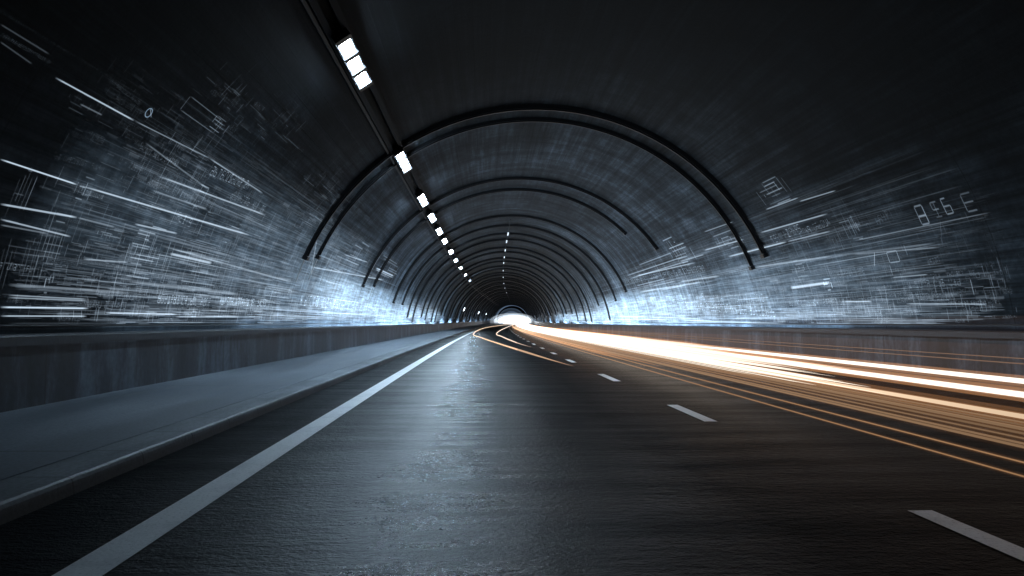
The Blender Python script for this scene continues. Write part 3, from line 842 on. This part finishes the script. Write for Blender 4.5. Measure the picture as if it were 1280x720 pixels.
hk = [ground_pt(665, 434), ground_pt(645, 428), ground_pt(628, 421), ground_pt(621, 416.5), (2.2, 130, .02), (3.0, 175, .02), (4.3, 230, .02)]
trail('inner pale light trail with a small hook near the far bend', spline(hk), .05, (1,.74,.56), .8, (1,.8,.66), 1.6, 0, taper=12)

# warm haze hanging over the right lane (lit mist, fades toward the camera)
t = empty('warm_haze', P(6, 20, .5), 'brown haze glowing around the light trails over the right lane', 'haze')
for k, (w, h, s) in enumerate(((3.1, .62, .0016), (2.3, .45, .0022), (1.5, .3, .0034))):
    yy = [1, 3, 6, 10, 16, 24, 34, 46, 60]
    mb = MB(); mb.tube([P(5.9-.1*k, y, .66) for y in yy], [w*f for f in (1, 1, 1, 1, .9, .75, .55, .35, .1)], 24, squash=h/w)
    mb.build('mist', glowvol('mist_glow', (1.0, .46, .20), s), t, smooth=True)
# white glare where headlamps face the camera at the far bend
t = empty('headlamp_glare', P(5, 290, 1), 'white glare of distant headlamps filling the far end of the tunnel', 'glare')
for k in range(9):
    f = 1-k/9.0
    mb = MB(); mb.tube([P(3.0+.3*k, 205+d*f, .9) for d in (-22, -20, -15, -8, 0, 8, 15, 20, 22)], [7.0*f**1.25*q for q in (.05, .42, .73, .93, 1, .93, .73, .42, .05)], 24, squash=.36-.01*k)
    mb.build('glow', glowvol('glare_glow', (.80, .90, 1.0), .0032*1.85**k), t, smooth=True)
for k in range(4):
    f = 1-k/4.0
    mb = MB(); mb.tube([P(AX, 290+d*f, 1.5) for d in (-30, -26, -15, 0, 15, 26, 30)], [7.0*f**.8*q for q in (.05, .5, .86, 1, .86, .5, .05)], 24, squash=.85)
    mb.build('glow', glowvol('glare_glow', (.45, .66, 1.0), .005), t, smooth=True)

# ------------------------------------------------------------------ unseen area lamps added behind the copings to light the walls
def area(name, loc, rot, sx, sy, power, col):
    L = bpy.data.lights.new(name, 'AREA'); L.shape = 'RECTANGLE'; L.size = sx; L.size_y = sy; L.energy = power; L.color = col
    o = bpy.data.objects.new(name, L); C.objects.link(o); o.location = loc; o.rotation_euler = rot
    return o
UPLIGHT = 4.2
for s, face in ((-1, PXL), (1, PXR)):
    y = 6.0
    while y < 300:
        ln = 5+y*.10
        f = min(1, max(0.0, (y-8)/34))**1.8
        pw = 55*ln/5*f*UPLIGHT
        if y > 110: pw *= .6
        if pw > 1:
            area('added_uplight', P(face+s*.37, y+ln/2, PAR-.12), (0, PI-s*.10, 0), .12, ln*.985, pw, (.50,.74,1.0))
        y += ln
# ------------------------------------------------------------------ world, sun, render
sc = bpy.context.scene
w = bpy.data.worlds.new('World'); sc.world = w; w.use_nodes = True
nt = w.node_tree; bg = nt.nodes['Background']
sky = nt.nodes.new('ShaderNodeTexSky'); sky.sky_type = 'NISHITA'; sky.sun_disc = False
sky.sun_elevation = math.radians(-3); sky.sun_rotation = math.radians(150)
nt.links.new(sky.outputs[0], bg.inputs[0]); bg.inputs[1].default_value = .05
L = bpy.data.lights.new('sun', 'SUN'); L.energy = .5; L.angle = math.radians(.5); L.color = (1, .93, .84)
o = bpy.data.objects.new('sun', L); C.objects.link(o); o.rotation_euler = (math.radians(89), 0, math.radians(30))
sc.view_settings.view_transform = 'Standard'; sc.view_settings.look = 'None'; sc.view_settings.exposure = 0; sc.view_settings.gamma = 1
cy = sc.cycles
cy.use_denoising = True; cy.denoiser = 'OPENIMAGEDENOISE'
cy.max_bounces = 6; cy.diffuse_bounces = 3; cy.glossy_bounces = 3; cy.transparent_max_bounces = 40; cy.volume_bounces = 0
cy.sample_clamp_indirect = 3; cy.sample_clamp_direct = 0
cy.caustics_reflective = False; cy.caustics_refractive = False
